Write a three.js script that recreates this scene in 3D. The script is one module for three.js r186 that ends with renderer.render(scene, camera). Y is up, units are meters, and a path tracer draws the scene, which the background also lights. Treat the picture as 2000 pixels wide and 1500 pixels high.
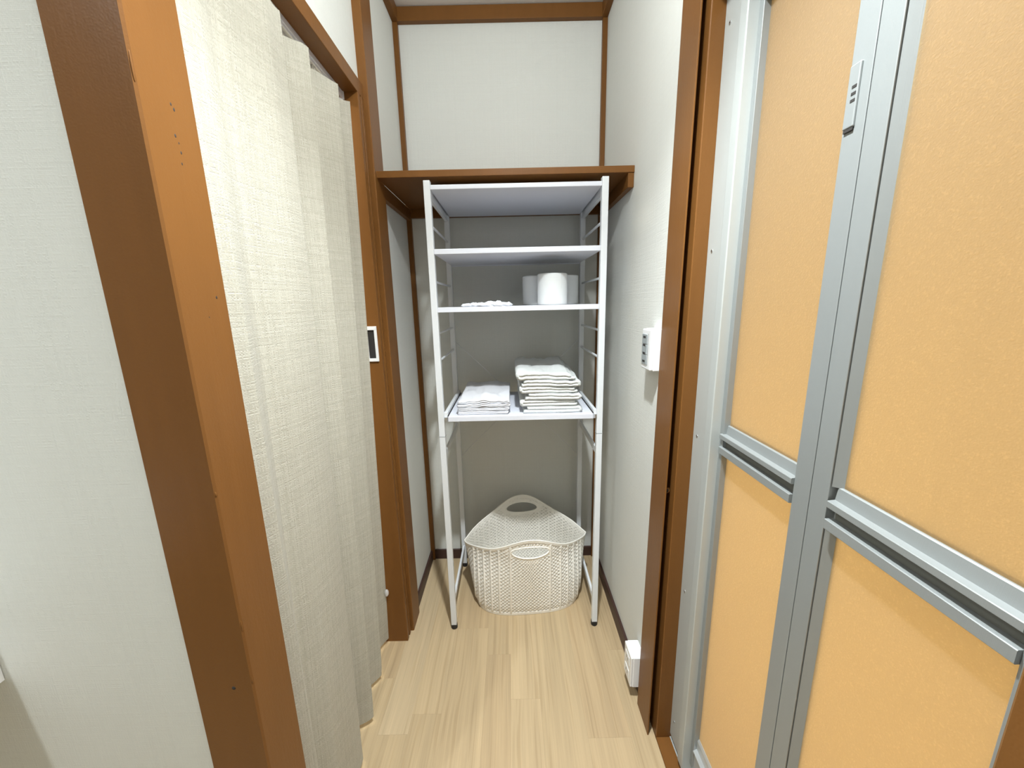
import * as THREE from 'three';
import { RoundedBoxGeometry } from 'three/addons/geometries/RoundedBoxGeometry.js';
import { mergeGeometries } from 'three/addons/utils/BufferGeometryUtils.js';
import { RectAreaLightUniformsLib } from 'three/addons/lights/RectAreaLightUniformsLib.js';

// ------------------------------------------------------------------ camera, light, exposure
RectAreaLightUniformsLib.init();
const scene = new THREE.Scene();
scene.background = new THREE.Color(0x000000);
const renderer = new THREE.WebGLRenderer({ antialias: true });
renderer.toneMapping = THREE.LinearToneMapping;
renderer.toneMappingExposure = 1.06;
renderer.shadowMap.enabled = true;
const camera = new THREE.PerspectiveCamera(90, 4 / 3, 0.02, 30);
camera.position.set(0, 1.38, 0);
camera.rotation.order = 'YXZ';
camera.rotation.set(-0.2061, 0, -0.0229);
scene.add(camera);

const LAMPS = {   // intensity: the bare bulb; down: the reflector's downward beam
  corridor: { at: [0.05, 2.38, -0.55], intensity: 2.05, down: 13.0, color: [0.94, 1.0, 1.02] },
  room: { at: [-1.05, 2.5, 0.4], intensity: 1.0, down: 4.4, color: [0.94, 1.0, 1.02] },
  bath: { at: [1.6, 0.8, -0.62], intensity: 1.85, down: 0, color: [1.0, 0.96, 0.86] },
  hall: { at: [-1.3, 2.3, -1.0], intensity: 2.0, down: 0, color: [1.0, 0.92, 0.75] },
};

// ------------------------------------------------------------------ helpers
let seedState = 1234567;
function rnd() { seedState = (seedState * 1664525 + 1013904223) >>> 0; return seedState / 4294967296; }
function rs(a, b) { return a + (b - a) * rnd(); }
function hash(x, y, s = 0) { let h = (x * 374761393 + y * 668265263 + s * 974634777) | 0; h = Math.imul(h ^ (h >>> 13), 1274126177); return ((h ^ (h >>> 16)) >>> 0) / 4294967296; }
function vnoise(x, y, s = 0, px = 1e9, py = 1e9) {
  const xi = Math.floor(x), yi = Math.floor(y), fx = x - xi, fy = y - yi, u = fx * fx * (3 - 2 * fx), v = fy * fy * (3 - 2 * fy);
  const m = (a, p) => ((a % p) + p) % p;
  const a = hash(m(xi, px), m(yi, py), s), b = hash(m(xi + 1, px), m(yi, py), s), c = hash(m(xi, px), m(yi + 1, py), s), d = hash(m(xi + 1, px), m(yi + 1, py), s);
  return a + (b - a) * u + (c - a) * v + (a - b - c + d) * u * v;
}
const clamp = (x, a, b) => Math.min(b, Math.max(a, x));
const lerp = (a, b, t) => a + (b - a) * t;
const smooth = (a, b, x) => { const t = clamp((x - a) / (b - a), 0, 1); return t * t * (3 - 2 * t); };

const used = new Map();
function numbered(name) { const n = used.get(name) ?? 0; used.set(name, n + 1); return n ? `${name}_${String(n).padStart(3, '0')}` : name; }
function tag(o, label, category, group) { o.userData.label = label; o.userData.category = category; if (group) o.userData.group = group; return o; }
function shadow(m) { m.castShadow = true; m.receiveShadow = true; return m; }
function mesh(name, geo, mat, parent = scene) {
  const g = Array.isArray(geo) ? merge(geo) : geo;
  const m = shadow(new THREE.Mesh(g, mat));
  m.name = parent === scene ? numbered(name) : name;
  parent.add(m);
  return m;
}
function part(name, geo, mat, parent) {           // a part keeps a plain name, numbered within its thing
  const n = parent.children.filter((c) => c.userData.stem === name).length;
  const m = mesh(name, geo, mat, parent);
  m.userData.stem = name;
  m.name = n ? `${name}_${String(n).padStart(3, '0')}` : name;
  return m;
}
function struct(name, geo, mat, label) { const m = mesh(name, geo, mat); m.userData.kind = 'structure'; if (label) m.userData.label = label; return m; }
function group(name, at = [0, 0, 0], turn = 0) { const o = new THREE.Group(); o.name = numbered(name); o.position.set(...at); o.rotation.y = turn; scene.add(o); return o; }
function structGroup(name, label) { const o = group(name); o.userData.kind = 'structure'; o.userData.label = label; return o; }

function boxUV(g, ou = 0, ov = 0) {               // uv in metres by dominant axis
  const n = g.index ? g.toNonIndexed() : g;
  if (!n.attributes.normal) n.computeVertexNormals();
  const p = n.attributes.position, q = n.attributes.normal, uv = new Float32Array(p.count * 2);
  for (let i = 0; i < p.count; i += 3) {
    let ax = 0, ay = 0, az = 0;
    for (let k = 0; k < 3; k++) { ax += Math.abs(q.getX(i + k)); ay += Math.abs(q.getY(i + k)); az += Math.abs(q.getZ(i + k)); }
    for (let k = 0; k < 3; k++) {
      const x = p.getX(i + k), y = p.getY(i + k), z = p.getZ(i + k);
      const [u, v] = ax >= ay && ax >= az ? [z, y] : ay >= az ? [x, z] : [x, y];
      uv[(i + k) * 2] = u + ou; uv[(i + k) * 2 + 1] = v + ov;
    }
  }
  n.setAttribute('uv', new THREE.BufferAttribute(uv, 2));
  return n;
}
function merge(list) {
  return mergeGeometries(list.map((g) => { const n = g.index ? g.toNonIndexed() : g; for (const k of Object.keys(n.attributes)) if (!['position', 'normal', 'uv'].includes(k)) n.deleteAttribute(k); return n; }));
}
function box(x0, x1, y0, y1, z0, z1, r = 0.002, seg = 2) {
  const w = x1 - x0, h = y1 - y0, d = z1 - z0;
  r = Math.min(r, w / 2.01, h / 2.01, d / 2.01);
  const g = r > 1e-5 ? new RoundedBoxGeometry(w, h, d, seg, r) : new THREE.BoxGeometry(w, h, d);
  g.translate((x0 + x1) / 2, (y0 + y1) / 2, (z0 + z1) / 2);
  return boxUV(g);
}
function prism(bottom, top, y0, y1) {             // convex plan polygons [x, z], counter-clockwise seen from above or not: normals are fixed afterwards
  const P = [], n = bottom.length, b = bottom.map(([x, z]) => [x, y0, z]), t = top.map(([x, z]) => [x, y1, z]);
  const c = [0, (y0 + y1) / 2, 0];
  for (const [x, z] of bottom) { c[0] += x / n; c[2] += z / n; }
  const tri = (A, B, C) => {
    const u = [B[0] - A[0], B[1] - A[1], B[2] - A[2]], v = [C[0] - A[0], C[1] - A[1], C[2] - A[2]];
    const m = [u[1] * v[2] - u[2] * v[1], u[2] * v[0] - u[0] * v[2], u[0] * v[1] - u[1] * v[0]];
    const out = m[0] * (A[0] - c[0]) + m[1] * (A[1] - c[1]) + m[2] * (A[2] - c[2]) > 0;
    P.push(...A, ...(out ? [...B, ...C] : [...C, ...B]));
  };
  for (let i = 0; i < n; i++) { const j = (i + 1) % n; tri(b[i], b[j], t[i]); tri(t[i], b[j], t[j]); }
  for (let i = 1; i < n - 1; i++) { tri(b[0], b[i], b[i + 1]); tri(t[0], t[i], t[i + 1]); }
  const g = new THREE.BufferGeometry();
  g.setAttribute('position', new THREE.Float32BufferAttribute(P, 3));
  g.computeVertexNormals();
  return boxUV(g);
}
function cham(x0, x1, z0, z1, c, corners = 'abcd') {   // plan rectangle with chamfered corners
  const pts = [];
  const add = (k, x, z, dx, dz) => { if (corners.includes(k)) { pts.push([x + dx * c * (k === 'a' || k === 'c' ? 0 : 1), z + dz * c * (k === 'a' || k === 'c' ? 1 : 0)]); pts.push([x + dx * c * (k === 'a' || k === 'c' ? 1 : 0), z + dz * c * (k === 'a' || k === 'c' ? 0 : 1)]); } else pts.push([x, z]); };
  add('a', x0, z0, 1, 1); add('b', x1, z0, -1, 1); add('c', x1, z1, -1, -1); add('d', x0, z1, 1, -1);
  return pts;
}
function profileZ(points, z0, z1) {               // outline [x, y] extruded along z
  const s = new THREE.Shape(points.map(([x, y]) => new THREE.Vector2(x, y)));
  const g = new THREE.ExtrudeGeometry(s, { depth: z1 - z0, bevelEnabled: false, curveSegments: 6 });
  g.translate(0, 0, z0);
  return boxUV(g);
}
function rod(a, b, r, seg = 12) {
  const A = new THREE.Vector3(...a), B = new THREE.Vector3(...b), d = B.clone().sub(A);
  const g = new THREE.CylinderGeometry(r, r, d.length(), seg);
  g.applyQuaternion(new THREE.Quaternion().setFromUnitVectors(new THREE.Vector3(0, 1, 0), d.clone().normalize()));
  g.translate(...A.add(B).multiplyScalar(0.5).toArray());
  return g;
}
function cyl(x, y, z, r, h, axis = 'y', seg = 20) {
  const g = new THREE.CylinderGeometry(r, r, h, seg);
  if (axis === 'x') g.rotateZ(Math.PI / 2); if (axis === 'z') g.rotateX(Math.PI / 2);
  g.translate(x, y, z);
  return g;
}

// ------------------------------------------------------------------ textures
function tex(w, h, fn, srgb = false, metres = null) {
  const d = new Uint8Array(w * h * 4);
  for (let y = 0; y < h; y++) for (let x = 0; x < w; x++) {
    const v = fn(x, y), i = (y * w + x) * 4;
    if (typeof v === 'number') d[i] = d[i + 1] = d[i + 2] = clamp(v, 0, 1) * 255; else for (let k = 0; k < 3; k++) d[i + k] = clamp(v[k], 0, 1) * 255;
    d[i + 3] = 255;
  }
  const t = new THREE.DataTexture(d, w, h);
  t.wrapS = t.wrapT = THREE.RepeatWrapping; t.magFilter = THREE.LinearFilter; t.minFilter = THREE.LinearMipmapLinearFilter; t.generateMipmaps = true;
  if (srgb) t.colorSpace = THREE.SRGBColorSpace;
  if (metres) t.repeat.set(1 / metres[0], 1 / metres[1]);
  t.needsUpdate = true;
  return t;
}
// woven cloth: warp and weft threads with slubs
function weave(n, threads, s) {
  const cell = n / threads;
  return (x, y) => {
    const tx = Math.floor(x / cell), ty = Math.floor(y / cell), fx = x / cell - tx - 0.5, fy = y / cell - ty - 0.5;
    const slubW = 0.6 * hash(tx, 7, s) + 0.4 * vnoise(tx * 3.7, y / n * 24, s + 1, 1e9, 24), slubF = 0.6 * hash(ty, 11, s) + 0.4 * vnoise(x / n * 24, ty * 3.1, s + 2, 24, 1e9);
    const over = ((tx + ty) & 1) ^ (hash(tx, ty, s + 3) > 0.86 ? 1 : 0);
    const round = over ? 1 - 2.2 * fx * fx : 1 - 2.2 * fy * fy;
    return [over ? slubW : slubF, round];
  };
}
const wv1 = weave(1024, 200, 11), wv2 = weave(1024, 150, 29), wv3 = weave(512, 128, 51);
const linenAt = (x, y) => { const [s, r] = wv1(x, y); return 0.55 * s + 0.45 * r; };
const T = {
  paperC: tex(1024, 1024, (x, y) => { const [s] = wv1(x, y); const v = 0.955 + 0.045 * s; return [v, v, v]; }, false, [0.45, 0.45]),
  paperB: tex(1024, 1024, linenAt, false, [0.45, 0.45]),
  clothC: tex(1024, 1024, (x, y) => { const [s, r] = wv2(x, y); const v = 0.68 + 0.32 * clamp(0.8 * s + 0.3 * r, 0, 1); return [v, v * (0.985 + 0.015 * s), v * (0.94 + 0.06 * s)]; }, false, [0.42, 0.42]),
  clothB: tex(1024, 1024, (x, y) => { const [s, r] = wv2(x, y); return 0.5 * s + 0.5 * r; }, false, [0.42, 0.42]),
  paintB: tex(512, 512, (x, y) => 0.35 * vnoise(x / 8, y / 64, 3, 64, 8) + 0.35 * vnoise(x / 4, y / 4, 4, 128, 128) + 0.2 * vnoise(x / 128, y / 128, 5, 4, 4), false, [0.25, 0.25]),
  paintC: tex(512, 512, (x, y) => { const v = 0.94 + 0.06 * vnoise(x / 16, y / 64, 8, 32, 8); return [v, v, v]; }, false, [0.5, 1.1]),
  frost: tex(1024, 1024, (x, y) => { const a = vnoise(x / 2.56, y / 2.56, 13, 400, 400), b = vnoise(x / 5.12, y / 5.12, 14, 200, 200); return 0.55 * a + 0.45 * b; }, false, [0.5, 0.5]),
  frostC: tex(1024, 1024, (x, y) => { const a = vnoise(x / 2.56, y / 2.56, 13, 400, 400), b = vnoise(x / 5.12, y / 5.12, 14, 200, 200), h = 0.55 * a + 0.45 * b; const v = 0.915 + 0.02 * smooth(0.3, 0.6, h) + 0.065 * smooth(0.69, 0.76, h); return [v, v, v]; }, false, [0.5, 0.5]),
  terry: tex(512, 512, (x, y) => 0.6 * hash(x >> 1, y >> 1, 33) + 0.4 * vnoise(x / 9, y / 9, 34, 57, 57), false, [0.12, 0.12]),
  gauze: tex(512, 512, (x, y) => { const [s, r] = wv3(x, y); return 0.4 * s + 0.6 * r; }, false, [0.16, 0.16]),
  wood: tex(1024, 2048, (x, y) => {
    const wob = 14 * vnoise(x / 128, y / 256, 41, 8, 8) + 5 * vnoise(x / 32, y / 128, 42, 32, 16);
    const xx = x + wob, fine = vnoise(xx / 2.2, y / 90, 43, 465, 22), mid = vnoise(xx / 9, y / 260, 44, 113, 8), big = vnoise(xx / 46, y / 512, 45, 22, 4);
    const dark = smooth(0.66, 0.9, vnoise(xx / 13, y / 340, 46, 78, 6));
    const v = 0.80 + 0.09 * fine + 0.09 * mid + 0.14 * (big - 0.5) - 0.09 * dark;
    return [v, v * (0.985 - 0.02 * dark), v * (0.96 - 0.05 * dark)];
  }, false, [0.5, 1.6]),
  brush: tex(256, 512, (x, y) => 0.5 * hash(x, 3, 61) + 0.5 * vnoise(x / 1.5, y / 80, 62, 170, 6), false, [0.05, 0.5]),
};

// ------------------------------------------------------------------ materials
const M = {};
const lin = (r, g, b) => new THREE.Color().setRGB(r, g, b);
const std = (c, rough, o = {}) => new THREE.MeshStandardMaterial({ color: lin(...c), roughness: rough, ...o });
M.paper = std([0.69, 0.70, 0.665], 0.85, { map: T.paperC, bumpMap: T.paperB, bumpScale: 0.0007 });
M.ceiling = std([0.80, 0.77, 0.74], 0.9, { map: T.paperC, bumpMap: T.paperB, bumpScale: 0.0005 });
M.brown = new THREE.MeshPhysicalMaterial({ color: lin(0.178, 0.075, 0.019), roughness: 0.38, map: T.paintC, bumpMap: T.paintB, bumpScale: 0.00022, specularIntensity: 0.4 });
M.base = std([0.05, 0.022, 0.016], 0.5);
M.white = std([0.70, 0.725, 0.75], 0.32);
M.board = std([0.69, 0.71, 0.78], 0.42);
M.plastic = std([0.82, 0.83, 0.84], 0.3);
M.basket = std([0.90, 0.875, 0.81], 0.45, { side: THREE.DoubleSide });
M.black = std([0.012, 0.012, 0.013], 0.6);
M.dark = std([0.02, 0.017, 0.015], 0.8);
M.grey = std([0.30, 0.33, 0.34], 0.45);
M.chrome = std([0.62, 0.63, 0.64], 0.28, { metalness: 0.9 });
M.alu = std([0.295, 0.315, 0.315], 0.42, { metalness: 0.35, bumpMap: T.brush, bumpScale: 0.00006 });
M.aluBright = std([0.62, 0.65, 0.66], 0.3, { metalness: 0.6 });
M.frame = std([0.44, 0.465, 0.455], 0.45, { metalness: 0.15 });
M.groove = std([0.16, 0.16, 0.14], 0.6, { metalness: 0.3 });
M.panel = new THREE.MeshPhysicalMaterial({ color: lin(0.88, 0.71, 0.45), roughness: 0.82, specularIntensity: 0.6, map: T.frostC, bumpMap: T.frost, bumpScale: 0.00035, transmission: 0.94, thickness: 0, ior: 1.49, side: THREE.DoubleSide });
M.curtain = new THREE.MeshPhysicalMaterial({ color: lin(0.50, 0.485, 0.42), roughness: 0.95, map: T.clothC, bumpMap: T.clothB, bumpScale: 0.0012, side: THREE.DoubleSide, transmission: 0.12, thickness: 0 });
M.rail = std([0.66, 0.66, 0.70], 0.35, { metalness: 0.2 });
M.clear = new THREE.MeshPhysicalMaterial({ color: lin(0.9, 0.9, 0.9), roughness: 0.15, transmission: 0.6, thickness: 0 });
M.towel = std([0.79, 0.82, 0.81], 1, { bumpMap: T.terry, bumpScale: 0.0015, side: THREE.DoubleSide });
M.cloth = std([0.72, 0.73, 0.77], 1, { bumpMap: T.gauze, bumpScale: 0.0006, side: THREE.DoubleSide });
M.paperWhite = std([0.72, 0.74, 0.74], 0.95, { bumpMap: T.gauze, bumpScale: 0.0003 });
M.card = std([0.5, 0.4, 0.28], 0.9);
M.packet = std([0.75, 0.78, 0.83], 0.5, { side: THREE.DoubleSide });
M.bath = std([0.62, 0.60, 0.54], 0.6);
M.glow = new THREE.MeshStandardMaterial({ color: 0x222222, emissive: lin(1, 0.97, 0.92), emissiveIntensity: 3 });
const woods = [[0.545, 0.415, 0.252], [0.57, 0.437, 0.268], [0.52, 0.39, 0.235], [0.60, 0.47, 0.30], [0.535, 0.41, 0.25]].map((c) => std(c, 0.42, { map: T.wood }));

// ------------------------------------------------------------------ setting: shell
struct('ceiling', box(-2.1, 2.0, 2.6, 2.7, -2.0, 2.1, 0), M.ceiling, 'pale textured ceiling above the corridor');
struct('wall_back', box(-2.1, 2.0, -0.1, 2.6, -2.0, -1.905, 0), M.paper, 'woven-textured pale wallpaper on the wall at the end of the alcove');
struct('wall_left', box(-0.6, -0.468, 0, 2.6, -1.905, -1.515, 0), M.paper, 'narrow strip of pale wallpaper left of the storage rack');
struct('wall_left_upper', box(-0.57, -0.474, 2.083, 2.6, -1.416, -0.64, 0), M.paper, 'white wall panel above the curtained opening');
struct('wall_entry', box(-2.0, -0.56, 0, 2.6, -0.645, -0.5565, 0), M.paper, 'grey linen-textured wallpaper left of the big brown post');
struct('wall_far_left', box(-2.1, -2.0, 0, 2.6, -2.0, 2.1, 0), M.paper, 'wall at the left end of the room');
struct('wall_behind', box(-2.0, 2.0, 0, 2.6, 2.0, 2.1, 0), M.paper, 'wall behind the viewer');
struct('wall_right', box(0.437, 0.55, 0, 2.6, -1.905, -1.05, 0), M.paper, 'pale wallpapered wall between the alcove and the bathroom door');
struct('wall_right_upper', box(0.45, 0.56, 2.085, 2.6, -1.05, -0.17, 0), M.paper, 'wall above the bathroom door');
struct('wall_right_near', box(0.437, 0.56, 0, 2.6, -0.17, 2.0, 0), M.paper, 'wall on the near side of the bathroom door');
struct('wall_bathroom', box(1.9, 2.0, 0, 2.6, -2.0, 2.0, 0), M.bath, 'warm bathroom wall behind the frosted door');
struct('wall_bathroom_near', box(0.56, 1.9, 0, 2.6, 0.3, 0.4, 0), M.bath, 'near side wall of the bathroom');
struct('wall_bathroom_back', box(0.55, 1.9, 0, 2.6, -1.7, -1.6, 0), M.bath, 'far side wall of the bathroom');

// floor: slab with wooden planks
const floor = struct('floor', [box(-2.1, 0.437, -0.1, -0.004, -2.0, 2.1, 0), box(0.437, 2.0, -0.1, -0.02, -2.0, 2.1, 0)], woods[0], 'pale oak-look plank floor');
{
  const edges = [-0.66, -0.56, -0.47, -0.37, -0.27, -0.125, -0.03, 0.075, 0.22, 0.36, 0.437];
  const ends = [-0.7, -1.2, -1.003, -1.066, -1.42, -1.29, -1.11, -1.55, -0.98, -1.3];
  let v = 0;
  for (let i = 0; i < edges.length - 1; i++) {
    const cuts = [-1.905];
    for (let z = ends[i] - 0.9; z < 0.9; z += 0.9) if (z > -1.85) cuts.push(z);
    cuts.push(0.9);
    for (let k = 0; k < cuts.length - 1; k++) {
      const g = new RoundedBoxGeometry(edges[i + 1] - edges[i] - 0.0001, 0.004, cuts[k + 1] - cuts[k] - 0.0002, 1, 0.0002);
      g.translate((edges[i] + edges[i + 1]) / 2, -0.002, (cuts[k] + cuts[k + 1]) / 2);
      part('plank', boxUV(g, rs(0, 0.5), rs(0, 1.6)), woods[Math.floor(hash(i, k, 5) * 5)], floor);
      v++;
    }
  }
}

// ------------------------------------------------------------------ setting: woodwork
// big near post (left foreground)
{
  const t = struct('trim_1', prism(cham(-0.568, -0.462, -0.645, -0.549, 0.003), cham(-0.563, -0.462, -0.645, -0.549, 0.003), 0, 2.6), M.brown, 'big square brown-painted post in the left foreground');
  const dents = [[-0.6, 1.66, 0.0016], [-0.604, 1.655, 0.0018], [-0.598, 1.62, 0.0018], [-0.602, 1.612, 0.0012], [-0.603, 1.60, 0.0016], [-0.601, 1.585, 0.0014], [-0.622, 1.40, 0.0018], [-0.60, 1.37, 0.001]];
  for (const [z, y, r] of dents) { const s = new THREE.SphereGeometry(r, 8, 6); s.scale(0.35, 1.5, 1); s.translate(-0.4622, y, z); part('dent', boxUV(s), M.dark, t); }
  for (const [y, h] of [[1.68, 0.05], [1.10, 0.012], [0.86, 0.03], [0.75, 0.02]]) { const s = new THREE.SphereGeometry(0.004, 7, 6); s.scale(0.32, h / 0.011, 0.32); s.translate(-0.4635, y, -0.5505); part('chip', boxUV(s), M.brown, t); }
  const k = new THREE.SphereGeometry(0.0035, 8, 6); k.scale(1, 1, 0.3); k.translate(-0.497, 0.735, -0.549); part('dent', boxUV(k), M.dark, t);
}
// far jamb and post of the curtained opening, head beam
{
  const t = struct('trim_2', [
    prism(cham(-0.57, -0.462, -1.384, -1.364, 0.0015, 'bc'), cham(-0.57, -0.462, -1.384, -1.364, 0.0015, 'bc'), 0, 2.04),
    box(-0.57, -0.4675, 0, 2.04, -1.392, -1.384, 0), box(-0.57, -0.461, 0, 2.04, -1.408, -1.392, 0.002), box(-0.57, -0.466, 0, 2.04, -1.416, -1.408, 0),
  ], M.brown, 'brown door jamb at the far end of the curtained opening');
  struct('trim_3', prism(cham(-0.57, -0.4495, -1.52, -1.416, 0.003, 'bc'), cham(-0.57, -0.4455, -1.52, -1.416, 0.003, 'bc'), 0, 2.6), M.brown, 'brown post between the curtained opening and the alcove');
  struct('trim_4', [box(-0.57, -0.462, 2.04, 2.085, -1.416, -0.645, 0.002)], M.brown, 'brown head beam over the curtained opening');
}
// alcove corner studs and crown
struct('trim_5', box(-0.468, -0.447, 0, 2.545, -1.905, -1.885, 0.0015), M.brown, 'thin brown corner stud at the back left of the alcove');
struct('trim_6', box(0.4165, 0.437, 0, 2.545, -1.905, -1.885, 0.0015), M.brown, 'thin brown corner stud at the back right of the alcove');
struct('trim_7', box(-0.468, 0.437, 2.545, 2.597, -1.905, -1.88, 0.002), M.brown, 'brown crown rail along the top of the back wall');
struct('trim_8', box(-0.468, -0.443, 2.545, 2.597, -1.88, -1.52, 0.002), M.brown, 'brown crown rail along the left alcove wall');
struct('trim_9', box(0.412, 0.437, 2.545, 2.597, -1.88, -1.05, 0.002), M.brown, 'brown crown rail along the right wall');
// baseboards
struct('baseboard_back', box(-0.447, 0.4165, 0, 0.055, -1.905, -1.894, 0.002), M.base, 'dark skirting along the back wall');
struct('baseboard_left', box(-0.468, -0.458, 0, 0.06, -1.885, -1.52, 0.002), M.base, 'dark skirting along the left alcove wall');
struct('baseboard_right', box(0.426, 0.437, 0, 0.062, -1.885, -1.087, 0.002), M.base, 'dark skirting along the right wall');
// right post, door casing, head and threshold
{
  const lean = (p, d) => p.map(([x, z]) => [x + d, z]);
  const pb = cham(0.413, 0.4165, -1.087, -0.985, 0.001, 'ad'), pr = cham(0.416, 0.56, -1.087, -1.035, 0.0005, '');
  const t = struct('trim_10', [prism(pb, lean(pb, 0.022), 0, 2.6), prism(pr, lean(pr, 0.022), 0, 2.6)], M.brown, 'brown post on the far side of the bathroom door');
  const c = cham(0.438, 0.56, -1.035, -0.977, 0.002, 'd'), ct = lean(c, 0.012);
  const cas = struct('trim_11', prism(c, ct, 0, 2.05), M.brown, 'narrow brown casing beside the aluminium door frame');
  const ring = new THREE.TorusGeometry(0.007, 0.0016, 8, 20); ring.translate(0.4305, 0.853, -1.0); part('keeper', [boxUV(ring), box(0.4235, 0.4385, 0.846, 0.8605, -1.004, -1.001, 0.001)], M.brown, cas);
  part('keeper_hole', cyl(0.4305, 0.853, -1.0, 0.006, 0.002, 'z'), M.dark, cas);
  struct('trim_12', prism(cham(0.415, 0.56, -0.265, -0.17, 0.003, 'ad'), cham(0.43, 0.56, -0.265, -0.17, 0.003, 'ad'), 0, 2.6), M.brown, 'brown post on the near side of the bathroom door');
  struct('trim_13', [box(0.43, 0.56, 2.045, 2.09, -0.99, -0.265, 0.002)], M.brown, 'brown head beam over the bathroom door');
  struct('trim_14', box(0.4375, 0.483, -0.02, 0.003, -0.977, -0.265, 0.002), M.brown, 'brown wooden threshold strip below the bathroom door');
}

// ------------------------------------------------------------------ bathroom bi-fold door
{
  const d = structGroup('door_1', 'folding bathroom door of two aluminium leaves with frosted amber panels');
  const fr = part('door_frame', [
    box(0.482, 0.54, 0.02, 2.045, -0.977, -0.905, 0.001), box(0.474, 0.54, 0.02, 2.0, -0.905, -0.876, 0.003),
    box(0.482, 0.54, 1.985, 2.045, -0.905, -0.265, 0.001), box(0.474, 0.54, 1.972, 1.99, -0.876, -0.3, 0.003),
    box(0.482, 0.54, 0.02, 2.045, -0.285, -0.265, 0.001),
    profileZ([[0.482, -0.02], [0.482, 0.004], [0.513, 0.006], [0.515, 0.02], [0.54, 0.022], [0.54, -0.02]], -0.977, -0.265),
  ], M.frame, d);
  for (const y of [1.955, 1.492, 1.03, 0.562, 0.092]) { part('screw', cyl(0.4817, y, -0.955, 0.0034, 0.002, 'x', 14), M.chrome, fr); part('screw_slot', cyl(0.4806, y, -0.955, 0.0013, 0.001, 'x', 10), M.dark, fr); }
  part('screw', cyl(0.495, 0.0055, -0.93, 0.0034, 0.002, 'y', 14), M.chrome, fr);

  const leaf = (s0, s1, p0, p1, e0, e1) => {
    const y0 = 0.045, y1 = 1.98, geos = [
      box(0.497, 0.528, y0, y1, s0, s1, 0.0012), box(0.497, 0.528, y0, y1, e0, e1, 0.0012),
      box(0.499, 0.528, 1.935, y1, s1, e0, 0.001),
    ];
    const lf = part('leaf_frame', geos, M.alu, d);
    // bottom rail and mid rail: stepped extrusions between the stiles
    const bottom = [[0.528, 0.048], [0.501, 0.048], [0.501, 0.104], [0.496, 0.108], [0.496, 0.112], [0.506, 0.118], [0.506, 0.146], [0.510, 0.153], [0.528, 0.153]];
    part('bottom_rail', profileZ(bottom, p0, p1), M.aluBright, lf);
    const mid = [[0.528, 1.018], [0.4925, 1.018], [0.4915, 1.019], [0.4915, 1.034], [0.4925, 1.035], [0.5065, 1.035], [0.5065, 1.0545], [0.4925, 1.0545], [0.4915, 1.0555], [0.4915, 1.065], [0.4925, 1.066], [0.5035, 1.067], [0.5065, 1.0865], [0.5085, 1.088], [0.528, 1.088]];
    part('mid_rail', profileZ(mid, p0 - 0.006, p1), M.alu, lf);
    part('rail_groove', box(0.5052, 0.508, 1.0352, 1.0543, p0 - 0.002, p1, 0), M.groove, lf);
    const panel = (a, b) => part('panel', box(0.511, 0.5145, a, b, p0 - 0.004, p1 + 0.004, 0), M.panel, lf);
    panel(1.085, 1.938); panel(0.15, 1.02);
    return lf;
  };
  const L = leaf(-0.903, -0.862, -0.862, -0.63, -0.63, -0.5935);
  const R = leaf(-0.592, -0.5575, -0.5455, -0.314, -0.314, -0.288);
  // glazing bead down the hinge stile of the near leaf
  for (const [a, b] of [[1.087, 1.936], [0.15, 1.018]]) part('glazing_bead', prism([[0.4995, -0.556], [0.5125, -0.545], [0.52, -0.545], [0.52, -0.556]], [[0.4995, -0.556], [0.5125, -0.545], [0.52, -0.545], [0.52, -0.556]], a, b), M.alu, R);
  part('hinge_joint', box(0.505, 0.52, 0.05, 1.975, -0.5937, -0.5918, 0), M.groove, L);
  // latch on the meeting stile
  const la = part('latch', [box(0.4935, 0.499, 1.617, 1.70, -0.6275, -0.609, 0.002, 3)], M.alu, L);
  for (let i = 0; i < 3; i++) part('latch_slot', box(0.4930, 0.4945, 1.650 + i * 0.009, 1.654 + i * 0.009, -0.619, -0.611, 0.0003), M.dark, la);
  part('latch_slot', box(0.4945, 0.4975, 1.6125, 1.6172, -0.626, -0.610, 0.0005), M.dark, la);
}

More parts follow.
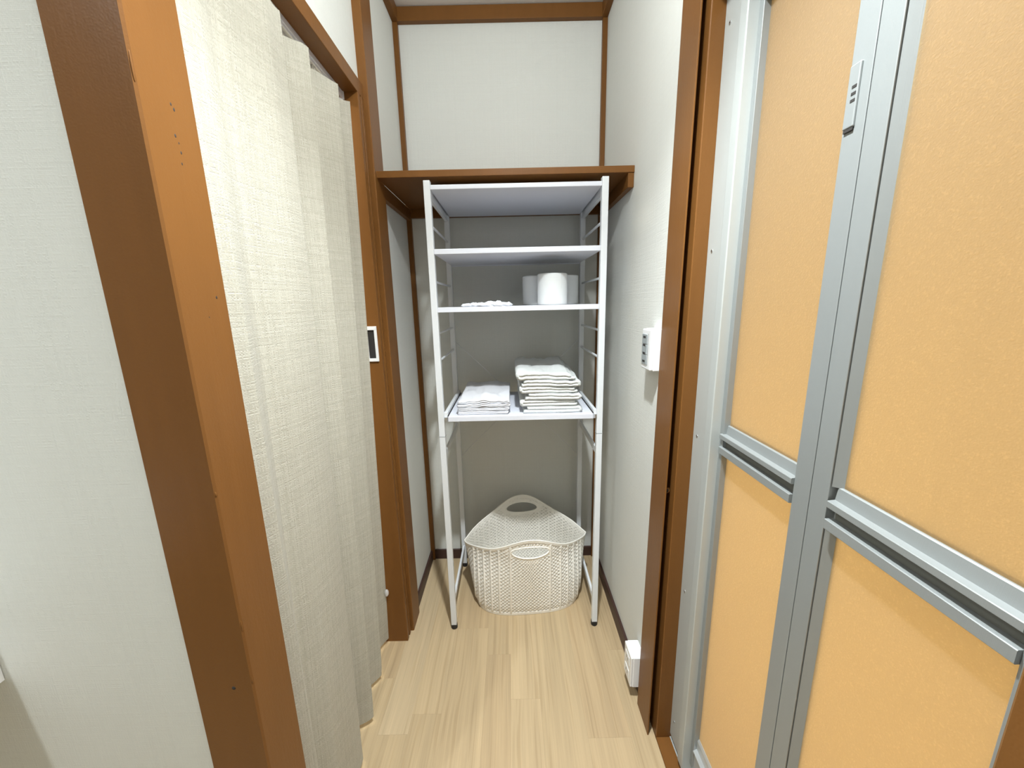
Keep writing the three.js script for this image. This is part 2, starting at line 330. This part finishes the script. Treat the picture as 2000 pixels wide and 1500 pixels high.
// ------------------------------------------------------------------ curtain and its rail
{
  const top = [[-0.655, -0.502], [-0.715, -0.49], [-0.785, -0.498], [-0.88, -0.484], [-0.965, -0.475], [-1.0, -0.536], [-1.085, -0.475], [-1.12, -0.538], [-1.24, -0.475], [-1.27, -0.536], [-1.345, -0.482]];
  const bot = [[-0.655, -0.536], [-0.724, -0.492], [-0.772, -0.541], [-0.806, -0.500], [-0.922, -0.484], [-1.0, -0.552], [-1.045, -0.493], [-1.125, -0.562], [-1.195, -0.516], [-1.285, -0.57], [-1.357, -0.542]];
  const NU = 330, NV = 150, yTop = 2.004, yBot = 0.022;
  const pos = [], uv = [], idx = [];
  for (let j = 0; j <= NV; j++) {
    const v = j / NV, y = lerp(yBot, yTop, v), k = Math.pow(v, 0.85);
    const ctl = top.map((t, i) => new THREE.Vector2(lerp(bot[i][0], t[0], k), lerp(bot[i][1], t[1], k)));
    const cv = new THREE.SplineCurve(ctl);
    let len = 0, last = null;
    for (let i = 0; i <= NU; i++) {
      const q = cv.getPoint(i / NU), f = (i / NU) * (ctl.length - 1), k0 = Math.min(ctl.length - 2, Math.floor(f)), e = f - k0, a = ctl[k0], b = ctl[k0 + 1];
      const p = new THREE.Vector2(lerp(q.x, lerp(a.x, b.x, e), 0.74), lerp(q.y, lerp(a.y, b.y, e), 0.74));
      if (last) len += Math.hypot(p.x - last.x, p.y - last.y);
      last = p;
      const ripple = 0.0022 * (vnoise(i / 14, v * 5, 71) - 0.5) + 0.0012 * Math.sin(i * 0.17 + 3 * vnoise(i / 40, v * 2, 72));
      const sag = 0.006 * Math.sin((i / NU) * Math.PI * 12) * smooth(0.96, 1, v);
      const hem = (1 - smooth(0, 0.02, v)) * 0.004 * Math.sin(i * 0.21);
      pos.push(p.y + ripple + hem * 0.4, y - Math.abs(sag) * 0.8, p.x);
      uv.push(len, y);
    }
  }
  for (let j = 0; j < NV; j++) for (let i = 0; i < NU; i++) { const a = j * (NU + 1) + i, b = a + 1, c = a + NU + 1, d = c + 1; idx.push(a, c, b, b, c, d); }
  const g = new THREE.BufferGeometry();
  g.setAttribute('position', new THREE.Float32BufferAttribute(pos, 3)); g.setAttribute('uv', new THREE.Float32BufferAttribute(uv, 2)); g.setIndex(idx); g.computeVertexNormals();
  const cu = group('curtain');
  part('fabric', g, M.curtain, cu);
  for (const [z, x] of [top[4], top[6], top[8], top[10]]) part('hook', [rod([x - 0.016, 1.975, z + 0.006], [x - 0.02, 2.006, z + 0.008], 0.0022, 8), rod([x - 0.02, 2.006, z + 0.008], [x - 0.03, 2.009, z + 0.012], 0.0022, 8)], M.clear, cu);
  const tip = new THREE.SphereGeometry(0.012, 14, 10); tip.scale(0.7, 1.3, 0.8); tip.translate(-0.527, 0.245, -1.352); part('cord_tip', tip, M.clear, cu);
  tag(cu, 'cream woven curtain hanging in soft folds over the opening on the left', 'curtain');
  const r = group('curtain_rail');
  part('track', [box(-0.53, -0.506, 2.024, 2.04, -1.362, -0.65, 0.002), box(-0.528, -0.524, 2.017, 2.026, -1.362, -0.65, 0.001), box(-0.512, -0.508, 2.017, 2.026, -1.362, -0.65, 0.001)], M.rail, r);
  part('end_cap', box(-0.532, -0.504, 2.016, 2.0405, -1.364, -1.358, 0.002), M.rail, r);
  for (let i = 0; i < 8; i++) part('runner', box(-0.522, -0.514, 2.012, 2.03, -0.72 - i * 0.08, -0.712 - i * 0.08, 0.002), M.clear, r);
  tag(r, 'white curtain track fixed under the brown head beam', 'curtain rail');
}
// white flush plate in the far jamb
{
  const t = group('strike_plate');
  part('plate', [box(-0.505, -0.472, 1.300, 1.313, -1.366, -1.3585, 0.001), box(-0.505, -0.472, 1.189, 1.2, -1.366, -1.3585, 0.001), box(-0.481, -0.472, 1.2, 1.3, -1.366, -1.3585, 0.001), box(-0.514, -0.505, 1.189, 1.313, -1.366, -1.3585, 0.001)], M.plastic, t);
  part('recess', box(-0.506, -0.480, 1.2, 1.3, -1.3655, -1.3635, 0), M.dark, t);
  tag(t, 'white rectangular plate with a dark slot on the brown jamb beside the curtain', 'plate');
}

// ------------------------------------------------------------------ brown wall shelf
{
  const t = group('wall_shelf');
  part('board', box(-0.448, 0.437, 1.812, 1.834, -1.905, -1.435, 0.0015), M.brown, t);
  part('cleat', box(0.416, 0.4365, 1.765, 1.812, -1.885, -1.438, 0.0015), M.brown, t);
  part('cleat', box(-0.467, -0.448, 1.765, 1.812, -1.885, -1.52, 0.0015), M.brown, t);
  part('cleat', box(-0.447, 0.4165, 1.775, 1.812, -1.9045, -1.885, 0.0015), M.brown, t);
  tag(t, 'long brown-painted wall shelf spanning the alcove above the white rack', 'shelf');
}

// ------------------------------------------------------------------ white storage rack
const RX = [-0.2755, 0.3345], RZ = [-1.429, -1.835];
{
  const t = group('storage_rack');
  for (const x of RX) for (const z of RZ) {
    const p = part('post', box(x - 0.0115, x + 0.0115, 0.02, 1.797, z - 0.0115, z + 0.0115, 0.002), M.white, t);
    part('foot_cap', [cyl(x, 0.012, z, 0.0135, 0.02, 'y', 24), cyl(x, 0.003, z, 0.012, 0.006, 'y', 24)], M.black, p);
    part('joint', box(x - 0.0122, x + 0.0122, 0.879, 0.8815, z - 0.0122, z + 0.0122, 0.0005), M.grey, p);
  }
  const xa = RX[0] + 0.0115, xb = RX[1] - 0.0115;
  const shelf = (y0, y1) => part('shelf', box(xa, xb, y0, y1, RZ[1] - 0.008, RZ[0] + 0.0105, 0.0015), M.board, t);
  const tp = shelf(1.767, 1.782);
  for (const x of RX) part('side_bar', box(x - 0.006, x + 0.006, 1.744, 1.78, RZ[1] + 0.011, RZ[0] - 0.011, 0.001), M.white, tp);
  for (const y of [1.556, 1.354]) {
    const s = shelf(y, y + 0.018);
    part('back_lip', box(xa, xb, y - 0.004, y + 0.004, RZ[1] - 0.006, RZ[1] + 0.004, 0.001), M.board, s);
  }
  // sliding shelf with runners
  const sl = part('sliding_shelf', box(xa + 0.016, xb - 0.014, 0.941, 0.9605, RZ[1] + 0.01, RZ[0] + 0.014, 0.0015), M.board, t);
  for (const [a, b] of [[xa, xa + 0.013], [xb - 0.011, xb]]) {
    part('runner', box(a, b, 0.940, 0.975, RZ[1] + 0.012, RZ[0] + 0.006, 0.001), M.white, sl);
    part('runner_slot', box(a + (a === xa ? 0.0125 : -0.004), b + (a === xa ? 0.0035 : -0.0105), 0.9602, 0.9625, RZ[1] + 0.014, RZ[0] + 0.004, 0), M.dark, sl);
    part('stop_clip', box(a + 0.002, b, 0.944, 0.9585, RZ[0] + 0.006, RZ[0] + 0.0135, 0.001), M.chrome, sl);
  }
  for (const x of RX) {
    for (const y of [1.658, 1.465, 1.275, 1.172]) part('rung', rod([x, y, RZ[1]], [x, y, RZ[0]], 0.0045), M.white, t);
    part('side_rail', box(x - 0.004, x + 0.004, 0.78, 0.806, RZ[1], RZ[0], 0.001), M.white, t);
    part('side_rail', box(x - 0.005, x + 0.005, 0.105, 0.128, RZ[1], RZ[0], 0.001), M.white, t);
  }
  part('brace_wire', rod([RX[0], 1.215, -1.847], [RX[1], 0.615, -1.847], 0.0016, 8), M.chrome, t);
  part('brace_wire', rod([RX[1], 1.215, -1.850], [RX[0], 0.615, -1.850], 0.0016, 8), M.chrome, t);
  part('back_bar', box(xa, xb, 0.60, 0.615, -1.843, -1.837, 0.001), M.white, t).visible = false;
  t.remove(t.children[t.children.length - 1]);
  tag(t, 'tall white steel storage rack with four shelves under the brown wall shelf', 'rack');
}

// ------------------------------------------------------------------ toilet rolls
{
  const make = () => {
    const o = new THREE.Group();
    const pts = [];
    const R0 = 0.058, h = 0.118, rc = 0.02;
    pts.push([rc, 0.0], [R0 - 0.004, 0], [R0 - 0.001, 0.002], [R0, 0.006]);
    for (let i = 1; i < 9; i++) pts.push([R0 + 0.0004 * Math.sin(i * 2.1), 0.006 + (h - 0.012) * i / 9]);
    pts.push([R0, h - 0.006], [R0 - 0.001, h - 0.002], [R0 - 0.004, h], [rc, h], [rc, 0]);
    const g = new THREE.LatheGeometry(pts.map(([a, b]) => new THREE.Vector2(a, b)), 56);
    const p = part('paper', boxUV(g), M.paperWhite, o);
    const c = new THREE.LatheGeometry([[0.0185, 0.001], [0.02, 0.001], [0.02, h - 0.001], [0.0185, h - 0.001], [0.0185, 0.001]].map(([a, b]) => new THREE.Vector2(a, b)), 32);
    part('core', c, M.card, o);
    part('sheet_end', box(-0.002, 0.0005, 0.003, h - 0.003, R0 - 0.0004, R0 + 0.0006, 0.0003).rotateY(0.5), M.paperWhite, p);
    return o;
  };
  const proto = make();
  const spots = [[0.166, -1.545, 0, 'white toilet paper roll standing in front of the other two rolls'], [0.112, -1.665, 1.1, 'left one of the two white toilet rolls standing behind the front roll'], [0.229, -1.665, 2.3, 'right one of the two toilet rolls standing behind the front roll, beside the rack post']];
  spots.forEach(([x, z, a, label], i) => { const o = i ? proto.clone() : proto; o.name = numbered('toilet_roll'); o.position.set(x, 1.372, z); o.rotation.y = a; scene.add(o); tag(o, label, 'toilet roll', 'toilet rolls on the third shelf'); });
}

// ------------------------------------------------------------------ small white packets on the third shelf
{
  const makePacket = (s, L, W, H, tipUp) => {
    const g = new THREE.SphereGeometry(1, 28, 18), p = g.attributes.position;
    for (let i = 0; i < p.count; i++) {
      let x = p.getX(i), y = p.getY(i), z = p.getZ(i);
      const e = Math.abs(x), n = vnoise(x * 3 + 9, z * 3 + y * 2 + 5, s) - 0.5, n2 = vnoise(x * 7 + 3, z * 6 + y * 4 + 8, s + 1) - 0.5;
      const pinch = 1 - 0.75 * smooth(0.55, 1, e);
      y = y * pinch * (1 + 0.9 * n + 0.5 * n2); z = z * (1 - 0.35 * smooth(0.7, 1, e)) * (1 + 0.5 * n);
      x = Math.sign(x) * Math.pow(e, 0.8);
      p.setXYZ(i, x * L, Math.max(0, 0.32 * H * (y + 0.75) + (x < -0.6 ? 0.8 * tipUp * (-x - 0.6) : 0)), z * W);
    }
    g.computeVertexNormals();
    return g;
  };
  const P = [[-0.158, 0.023, 0.014, 0.020, 0, 'leftmost small white crumpled packet on the third shelf'], [-0.132, 0.02, 0.015, 0.025, 0.004, 'second small white packet from the left in the row'], [-0.103, 0.024, 0.015, 0.024, 0, 'third small white packet from the left, just left of the raised one'],
    [-0.072, 0.024, 0.015, 0.030, 0.02, 'tallest small white packet, with a pointed tip turned up'], [-0.046, 0.022, 0.015, 0.029, 0, 'plump white packet just right of the one with the raised tip'], [-0.016, 0.027, 0.014, 0.024, 0, 'rightmost small white packet, flattened at its right end']];
  P.forEach(([x, L, W, H, up, label], i) => { const m = mesh('packet', boxUV(makePacket(80 + i * 3, L, W, H, up)), M.packet); m.position.set(x, 1.372, -1.438 - 0.004 * (i % 2)); m.rotation.y = [0.2, -0.25, 0.15, -0.1, 0.3, -0.15][i]; tag(m, label, 'packet', 'small white packets on the third shelf'); });
}

// ------------------------------------------------------------------ folded towels: a ribbon folded left and right, drawn out in depth
function foldedCloth({ w, flip = 0, layers, t, depth, seed, rise, curl, drop, ridge, y0 = 0, stackH = 0.1, stackSeed = 1, sway = 0.004 }) {
  const line = [], gap = t * 1.06, r = gap / 2;
  const half = w / 2 - r;
  for (let k = 0; k < layers; k++) {
    const dir = (k + flip) % 2 ? -1 : 1, y = k * gap + t / 2, x0 = -dir * (k === 0 ? half - curl : half), x1 = dir * (k === layers - 1 ? half - drop : half);
    const n = 26;
    for (let i = 0; i <= n; i++) line.push([lerp(x0, x1, i / n), y]);
    if (k < layers - 1) for (let a = 1; a < 7; a++) { const th = -Math.PI / 2 + Math.PI * a / 7; line.push([dir * (half + r * Math.cos(th)), y + r + r * Math.sin(th)]); }
  }
  const n = line.length, up = [], lo = [];
  for (let i = 0; i < n; i++) {
    const a = line[Math.max(0, i - 1)], b = line[Math.min(n - 1, i + 1)], l = Math.hypot(b[0] - a[0], b[1] - a[1]) || 1, nx = -(b[1] - a[1]) / l, ny = (b[0] - a[0]) / l;
    up.push([line[i][0] + nx * t / 2, line[i][1] + ny * t / 2]); lo.push([line[i][0] - nx * t / 2, line[i][1] - ny * t / 2]);
  }
  const ring = [...up, ...lo.reverse()], R = ring.length, NZ = 22, H = layers * gap;
  const pos = [], idx = [];
  const put = ([x, y], s, pinch) => {
    const z = -s * depth, v = y / H;
    const wob = sway * (vnoise(x * 22 + 50, s * 5, stackSeed) - 0.5) * 2 + 0.5 * sway * (vnoise(x * 60 + 90, s * 9, stackSeed + 1) - 0.5) * 2;
    const e = smooth(w * 0.36, w * 0.5, Math.abs(x));
    const Y = Math.min(1.05, (y0 + y) / stackH);
    let yy = y + rise * s * (y0 + y) + wob * Y + ridge * Math.exp(-Math.pow((x - 0.004) / 0.022, 2)) * Y;
    yy = Math.max(0.0004, yy);
    const edge = smooth(0, 0.05, s) * smooth(1, 0.95, s);
    yy = lerp(H * 0.5 + rise * s * (y0 + H * 0.5), yy, lerp(pinch, 1, edge));
    return [x * (1 + 0.015 * (vnoise(s * 6, v * 9 + 3, seed + 2) - 0.5)) + 0.004 * (vnoise(v * 4 + 8, s * 3, seed + 3) - 0.5), Math.max(yy, 0.0003), z + 0.006 * (vnoise(x * 18 + 20, v * 6, seed + 4) - 0.5)];
  };
  for (let j = 0; j <= NZ; j++) { const s = j / NZ; for (const q of ring) pos.push(...put(q, s, 0.96)); }
  for (let j = 0; j < NZ; j++) for (let i = 0; i < R; i++) { const a = j * R + i, b = j * R + (i + 1) % R, c = a + R, d = b + R; idx.push(a, c, b, b, c, d); }
  for (const j of [0, NZ]) for (let i = 0; i < n - 1; i++) { const a = j * R + i, b = a + 1, c = j * R + R - 1 - i, d = c - 1; if (j) idx.push(a, c, b, b, c, d); else idx.push(a, b, c, b, d, c); }
  const g = new THREE.BufferGeometry();
  g.setAttribute('position', new THREE.Float32BufferAttribute(pos, 3)); g.setIndex(idx); g.computeVertexNormals();
  return boxUV(g);
}
{
  // right pile: six thick bath towels
  let y = 0.961;
  const names = ['bottom thick white bath towel of the tall pile, resting on the sliding shelf', 'second thick bath towel from the bottom of the tall right pile', 'third thick bath towel from the bottom of the tall right pile', 'fourth bath towel from the bottom of the tall right pile, edges set slightly inwards', 'fifth bath towel from the bottom, just under the top towel of the tall pile', 'topmost thick bath towel of the tall pile, bulging and creased on its right'];
  for (let i = 0; i < 6; i++) {
    const top = i === 5, t = [0.0124, 0.0117, 0.0122, 0.0116, 0.0120, 0.0132][i];
    const g = foldedCloth({ w: [0.232, 0.226, 0.222, 0.228, 0.234, 0.232][i], layers: 2, flip: i % 2, t, depth: 0.365, seed: 300 + i * 17, rise: 0.05, y0: y - 0.961, stackH: 0.156, stackSeed: 311, curl: 0.004, drop: [0.018, 0.012, 0.016, 0.014, 0.012, 0.02][i], ridge: 0, sway: 0.009 });
    const m = mesh('bath_towel', g, M.towel);
    m.position.set([0.148, 0.147, 0.150, 0.147, 0.143, 0.137][i], y, -1.437 + [0, -0.003, 0.001, -0.002, 0.0, -0.004][i]);
        m.rotation.y = [0, 0.01, -0.015, 0.012, -0.008, 0.0][i];
    tag(m, names[i], 'towel', 'bath towels in the tall right pile');
    y += 2 * t * 1.06 + 0.0004;
  }
  // left pile: four thin face towels with a centre crease
  y = 0.961;
  const thin = ['bottom thin towel of the low left pile, lying on the sliding shelf', 'second thin towel from the bottom of the low left pile', 'third thin towel from the bottom of the low left pile', 'top thin white towel of the low left pile, with a raised centre crease'];
  for (let i = 0; i < 4; i++) {
    const t = [0.0066, 0.0060, 0.0060, 0.0064][i];
    const g = foldedCloth({ w: [0.203, 0.207, 0.212, 0.208][i], layers: 2, t, depth: 0.365, seed: 500 + i * 13, rise: 0.03, y0: y - 0.961, stackH: 0.054, stackSeed: 521, curl: 0.004, drop: 0.006, ridge: 0.009, sway: 0.006 });
    const m = mesh('face_towel', g, M.cloth);
    m.position.set([-0.121, -0.12, -0.118, -0.117][i], y, -1.437 - [0, 0.001, 0.003, 0.008][i]);
    m.rotation.y = [0, -0.012, 0.01, -0.004][i];
    tag(m, thin[i], 'towel', 'thin towels in the low left pile');
    y += 2 * t * 1.06 + 0.0003;
  }
}

// ------------------------------------------------------------------ laundry basket
{
  const t = group('laundry_basket', [0.049, 0, -1.645], 0.075);
  const NA = 640, NH = 110;
  const se = (th, a, b, n, m = n) => { const c = Math.cos(th), s = Math.sin(th); return [a * Math.sign(c) * Math.pow(Math.abs(c), 2 / n), b * Math.sign(s) * Math.pow(Math.abs(s), 2 / m)]; };
  // arc-length table so that th runs evenly around the mouth
  const tab = []; { let L = 0, last = null; for (let i = 0; i <= 4000; i++) { const th = i / 4000 * 2 * Math.PI, p = se(th, 0.25, 0.172, 2.7); if (last) L += Math.hypot(p[0] - last[0], p[1] - last[1]); last = p; tab.push([L, th]); } }
  const total = tab[4000][0];
  const angle = (u) => { const L = ((u % 1) + 1) % 1 * total; let a = 0, b = 4000; while (b - a > 1) { const m = (a + b) >> 1; if (tab[m][0] <= L) a = m; else b = m; } return lerp(tab[a][1], tab[b][1], (L - tab[a][0]) / (tab[b][0] - tab[a][0] || 1)); };
  const rimAt = (th) => { const s = Math.abs(Math.sin(th)); const side = Math.pow(1 - s, 1); const peak = Math.exp(-Math.pow(Math.cos(th) * 2.1, 2)); return 0.292 + 0.022 * smooth(0.2, 0.8, s) + 0.088 * peak - 0.0 * side; };
  const W = 0.245, D = 0.158, W2 = 0.292, D2 = 0.188;
  const surf = (u, v, off) => {
    const th = angle(u), rim = rimAt(th), y = 0.003 + v * (rim - 0.003), f = clamp(y / 0.30, 0, 1.35);
    const k = smooth(0, 0.12, v) * 0.02 - 0.02;
    const [x, z] = se(th, lerp(W, W2, f) * (1 + k), lerp(D, D2, f) * (1 + k), lerp(2.9, 2.05, Math.min(1, f)), lerp(2.9, 1.22, smooth(0.1, 1, f)));
    const l = Math.hypot(x / (W2 * W2), z / (D2 * D2)), nx = x / (W2 * W2) / l, nz = z / (D2 * D2) / l;
    return [x + nx * off, y, z + nz * off, th];
  };
  // plan position along the face, for the rib pattern: flat middle panels front and back, ribbed corners
  const isRib = (x, z) => { for (const r of [0.088, 0.137, 0.172, 0.203, 0.228, 0.247]) if (Math.abs(Math.abs(x) - r) < (r < 0.1 ? 0.004 : 0.0032)) return 1; return 0; };
  const HOLE = { y: 0.338, a: 0.082, b: 0.029 };
  // openings: lozenge slots in brick order; drawn as an alpha map over the unrolled wall
  const TW = 2048, TH = 640, HT = 0.44;
  const solid = tex(TW, TH, (px, py) => {
    const u = (px + 0.5) / TW, yy = (py + 0.5) / TH * HT;
    const th = angle(u), rim = rimAt(th), v = (yy - 0.003) / (rim - 0.003);
    const [x, , z] = surf(u, clamp(v, 0, 1), 0);
    if (Math.abs(Math.sin(th)) > 0.6) { const e = Math.hypot(x / HOLE.a, (yy - HOLE.y) / HOLE.b); if (e < 1) return 0; if (e < 1.32) return 1; }
    if (v > 0.965 || yy < 0.016) return 1;
    if (z > 0 && Math.hypot(x / 0.045, (yy - 0.291) / 0.011) < 1) return 1;
    if (isRib(x, z)) return 1;
    const s = u * total, row = Math.floor(yy / 0.0086), cw = 0.0172, sx = s / cw + (row & 1) * 0.5, fx = sx - Math.floor(sx) - 0.5, fy = yy / 0.0086 - row - 0.5;
    return Math.abs(fx) < 0.24 && Math.abs(fy) < 0.15 ? 0 : 1;
  });
  solid.wrapS = THREE.RepeatWrapping; solid.wrapT = THREE.ClampToEdgeWrapping;
  M.basketWall = M.basket.clone(); M.basketWall.alphaMap = solid; M.basketWall.alphaTest = 0.5;
  const wall = (inner) => {
    const pos = [], uv = [], idx = [];
    for (let j = 0; j <= NH; j++) for (let i = 0; i <= NA; i++) {
      const u = i / NA, v = j / NH, b = surf(u, v, 0), x = b[0], z = b[2], yy = b[1];
      const s = u * total, row = Math.floor(yy / 0.0086), ph = s / 0.0172 + (row & 1) * 0.5, fy = yy / 0.0086 - row - 0.5;
      const ribs = [0.088, 0.137, 0.172, 0.203, 0.228, 0.247].reduce((m, r) => Math.max(m, 1 - smooth(0.001, 0.0052, Math.abs(Math.abs(x) - r))), 0);
      let off = inner ? -0.0032 : 0.0013 * Math.cos(2 * Math.PI * ph + Math.PI) * (1 - 2.5 * fy * fy);
      if (!inner) off = lerp(off, 0.0042, ribs);
      if (v > 0.965 || yy < 0.016) off = inner ? -0.003 : 0.0018;
      const q = surf(u, v, off);
      pos.push(q[0], q[1], q[2]); uv.push(u, yy / HT);
    }
    for (let j = 0; j < NH; j++) for (let i = 0; i < NA; i++) { const a = j * (NA + 1) + i, b = a + 1, c = a + NA + 1, d = c + 1; if (inner) idx.push(a, b, c, b, d, c); else idx.push(a, c, b, b, c, d); }
    const g = new THREE.BufferGeometry();
    g.setAttribute('position', new THREE.Float32BufferAttribute(pos, 3)); g.setAttribute('uv', new THREE.Float32BufferAttribute(uv, 2)); g.setIndex(idx); g.computeVertexNormals();
    return g;
  };
  part('woven_wall', wall(false), M.basketWall, t);
  part('inner_wall', wall(true), M.basketWall, t);
  const loop = (v, off, n = 260) => { const a = []; for (let i = 0; i < n; i++) { const q = surf(i / n, v, off); a.push(new THREE.Vector3(q[0], q[1], q[2])); } return new THREE.CatmullRomCurve3(a, true); };
  part('rim', new THREE.TubeGeometry(loop(1, -0.0008), 420, 0.0031, 8, true), M.basket, t);
  part('base_rim', new THREE.TubeGeometry(loop(0, -0.001), 300, 0.003, 8, true), M.basket, t);
  // base plate
  { const sh = new THREE.Shape(); for (let i = 0; i < 160; i++) { const q = surf(i / 160, 0.004, -0.002); if (i) sh.lineTo(q[0], q[2]); else sh.moveTo(q[0], q[2]); } const g = new THREE.ExtrudeGeometry(sh, { depth: 0.003, bevelEnabled: false }); g.rotateX(Math.PI / 2); g.translate(0, 0.006, 0); part('base_plate', boxUV(g), M.basket, t); }
  // handle openings with a thick lip, front and back
  for (const sgn of [1, -1]) {
    const a = [];
    for (let i = 0; i < 72; i++) {
      const ph = i / 72 * 2 * Math.PI, X = HOLE.a * Math.cos(ph), Y = HOLE.y + HOLE.b * Math.sin(ph);
      let best = null, bd = 1e9;
      for (let k = -70; k <= 70; k++) { const u = (sgn > 0 ? 0.25 : 0.75) + k * 0.0012, th = angle(u), v = (Y - 0.003) / (rimAt(th) - 0.003), q = surf(u, v, -0.0008), d = Math.abs(q[0] - X); if (d < bd) { bd = d; best = q; } }
      a.push(new THREE.Vector3(X, best[1], best[2]));
    }
    part('handle_lip', new THREE.TubeGeometry(new THREE.CatmullRomCurve3(a, true), 144, 0.0036, 8, true), M.basket, t);
  }
  tag(t, 'cream plastic laundry basket with woven pattern and two handle holes on the floor', 'basket');
}

// ------------------------------------------------------------------ wall controller and socket on the right wall
{
  const t = group('wall_controller');
  part('back_box', box(0.412, 0.4375, 1.176, 1.299, -1.178, -1.104, 0.003, 3), M.plastic, t);
  const f = part('front_plate', box(0.4015, 0.4135, 1.1775, 1.2975, -1.177, -1.105, 0.004, 3), M.plastic, t);
  for (let i = 0; i < 3; i++) { part('switch_key', box(0.3993, 0.403, 1.193 + i * 0.0305, 1.2215 + i * 0.0305, -1.170, -1.129, 0.001), M.grey, f); }
  for (let i = 0; i < 4; i++) part('key_mark', box(0.3988, 0.3996, 1.199 + i * 0.024, 1.205 + i * 0.024, -1.160, -1.140, 0), M.dark, f);
  part('slot', box(0.4012, 0.4019, 1.19, 1.285, -1.1262, -1.1245, 0), M.dark, f);
  tag(t, 'white wall switch box with grey keys mounted on the right wall', 'switch');
  const s = group('socket_box');
  part('back_box', box(0.397, 0.4375, 0.050, 0.174, -1.176, -1.1, 0.004, 3), M.plastic, s);
  const p = part('front_plate', box(0.3895, 0.398, 0.0515, 0.1725, -1.175, -1.101, 0.003, 3), M.plastic, s);
  for (const y of [0.084, 0.138]) { part('outlet', box(0.3878, 0.3902, y - 0.017, y + 0.017, -1.158, -1.118, 0.0015), M.plastic, p); for (const z of [-1.145, -1.131]) part('outlet_slot', box(0.3874, 0.3882, y - 0.006, y + 0.006, z - 0.001, z + 0.001, 0), M.dark, p); }
  tag(s, 'white surface-mounted socket box low on the right wall by the brown post', 'socket');
}

// ------------------------------------------------------------------ wash basin (only its corner shows at the left edge)
{
  const t = group('wash_basin', [-1.197, -0.03, -0.33]);
  const sh = new THREE.Shape(); const w = 0.298, d = 0.226; sh.moveTo(-w, -d); sh.lineTo(w, -d); sh.lineTo(w, d - 0.06); sh.quadraticCurveTo(w, d, w - 0.06, d); sh.lineTo(-w + 0.06, d); sh.quadraticCurveTo(-w, d, -w, d - 0.06); sh.lineTo(-w, -d);
  const hole = new THREE.Path(); hole.absellipse(0, 0.02, 0.22, 0.15, 0, Math.PI * 2); sh.holes.push(hole);
  const g = new THREE.ExtrudeGeometry(sh, { depth: 0.12, bevelEnabled: true, bevelThickness: 0.006, bevelSize: 0.0, bevelSegments: 2, curveSegments: 24 });
  g.rotateX(Math.PI / 2); g.translate(0, 0.912, 0);
  part('basin_body', boxUV(g), M.plastic, t);
  const bowl = new THREE.LatheGeometry([[0.0, 0.79], [0.08, 0.792], [0.16, 0.82], [0.222, 0.91]].map(([a, b]) => new THREE.Vector2(a, b)), 40); bowl.scale(1, 1, 0.68); bowl.translate(0, 0, 0.02);
  part('bowl', bowl, M.basket, t);
  part('faucet', [cyl(0, 0.98, -0.17, 0.014, 0.13), rod([0, 1.03, -0.17], [0, 1.0, -0.02], 0.01)], M.chrome, t);
  part('pedestal', prism(cham(-0.09, 0.09, -0.22, -0.02, 0.03), cham(-0.12, 0.12, -0.22, 0.05, 0.04), 0.03, 0.79), M.plastic, t);
  tag(t, 'white wash basin corner at the left edge in front of the grey wall', 'basin');
}

// ------------------------------------------------------------------ lamps
for (const [kind, label] of [['corridor', 'round ceiling lamp over the corridor by the bathroom door'], ['room', 'round ceiling lamp over the washroom behind the viewer'], ['bath', 'warm low wall lamp inside the bathroom behind the frosted door'], ['hall', 'ceiling lamp in the room behind the curtain']]) {
  const L = LAMPS[kind], wallLamp = kind === 'bath', t = group(wallLamp ? 'wall_lamp' : 'ceiling_lamp', L.at);
  const y = 2.6 - L.at[1], x = 1.9 - L.at[0];
  if (wallLamp) part('canopy', [cyl(x - 0.012, 0, 0, 0.06, 0.024, 'x', 32), cyl(x / 2 + 0.02, 0, 0, 0.014, x - 0.05, 'x', 20)], M.plastic, t);
  else part('canopy', [cyl(0, y - 0.012, 0, 0.07, 0.024, 'y', 32), cyl(0, (y - 0.02) * 0.6 + 0.03, 0, 0.02, Math.max(0.02, y - 0.05), 'y', 20)], M.plastic, t);
  const gm = M.glow.clone(); gm.emissive = lin(...L.color);
  const b = part('bulb', new THREE.SphereGeometry(0.038, 24, 16), gm, t); b.castShadow = false;
  const p = new THREE.PointLight(lin(...L.color), L.intensity);
  p.castShadow = true; p.shadow.radius = kind === 'corridor' ? 1.7 : 1.7; p.shadow.mapSize.set(2048, 2048); p.shadow.bias = -0.0005;
  t.add(p);
  if (L.down) {
    const d = new THREE.SpotLight(lin(...L.color), L.down, 0, kind === 'corridor' ? 0.96 : 1.2, 1);
    d.position.set(0, 0, 0); d.target.position.set(0, -1, 0); d.castShadow = true; d.shadow.radius = 1.7; d.shadow.mapSize.set(2048, 2048);
    t.add(d, d.target);
  }
  tag(t, label, 'lamp');
}

renderer.render(scene, camera);
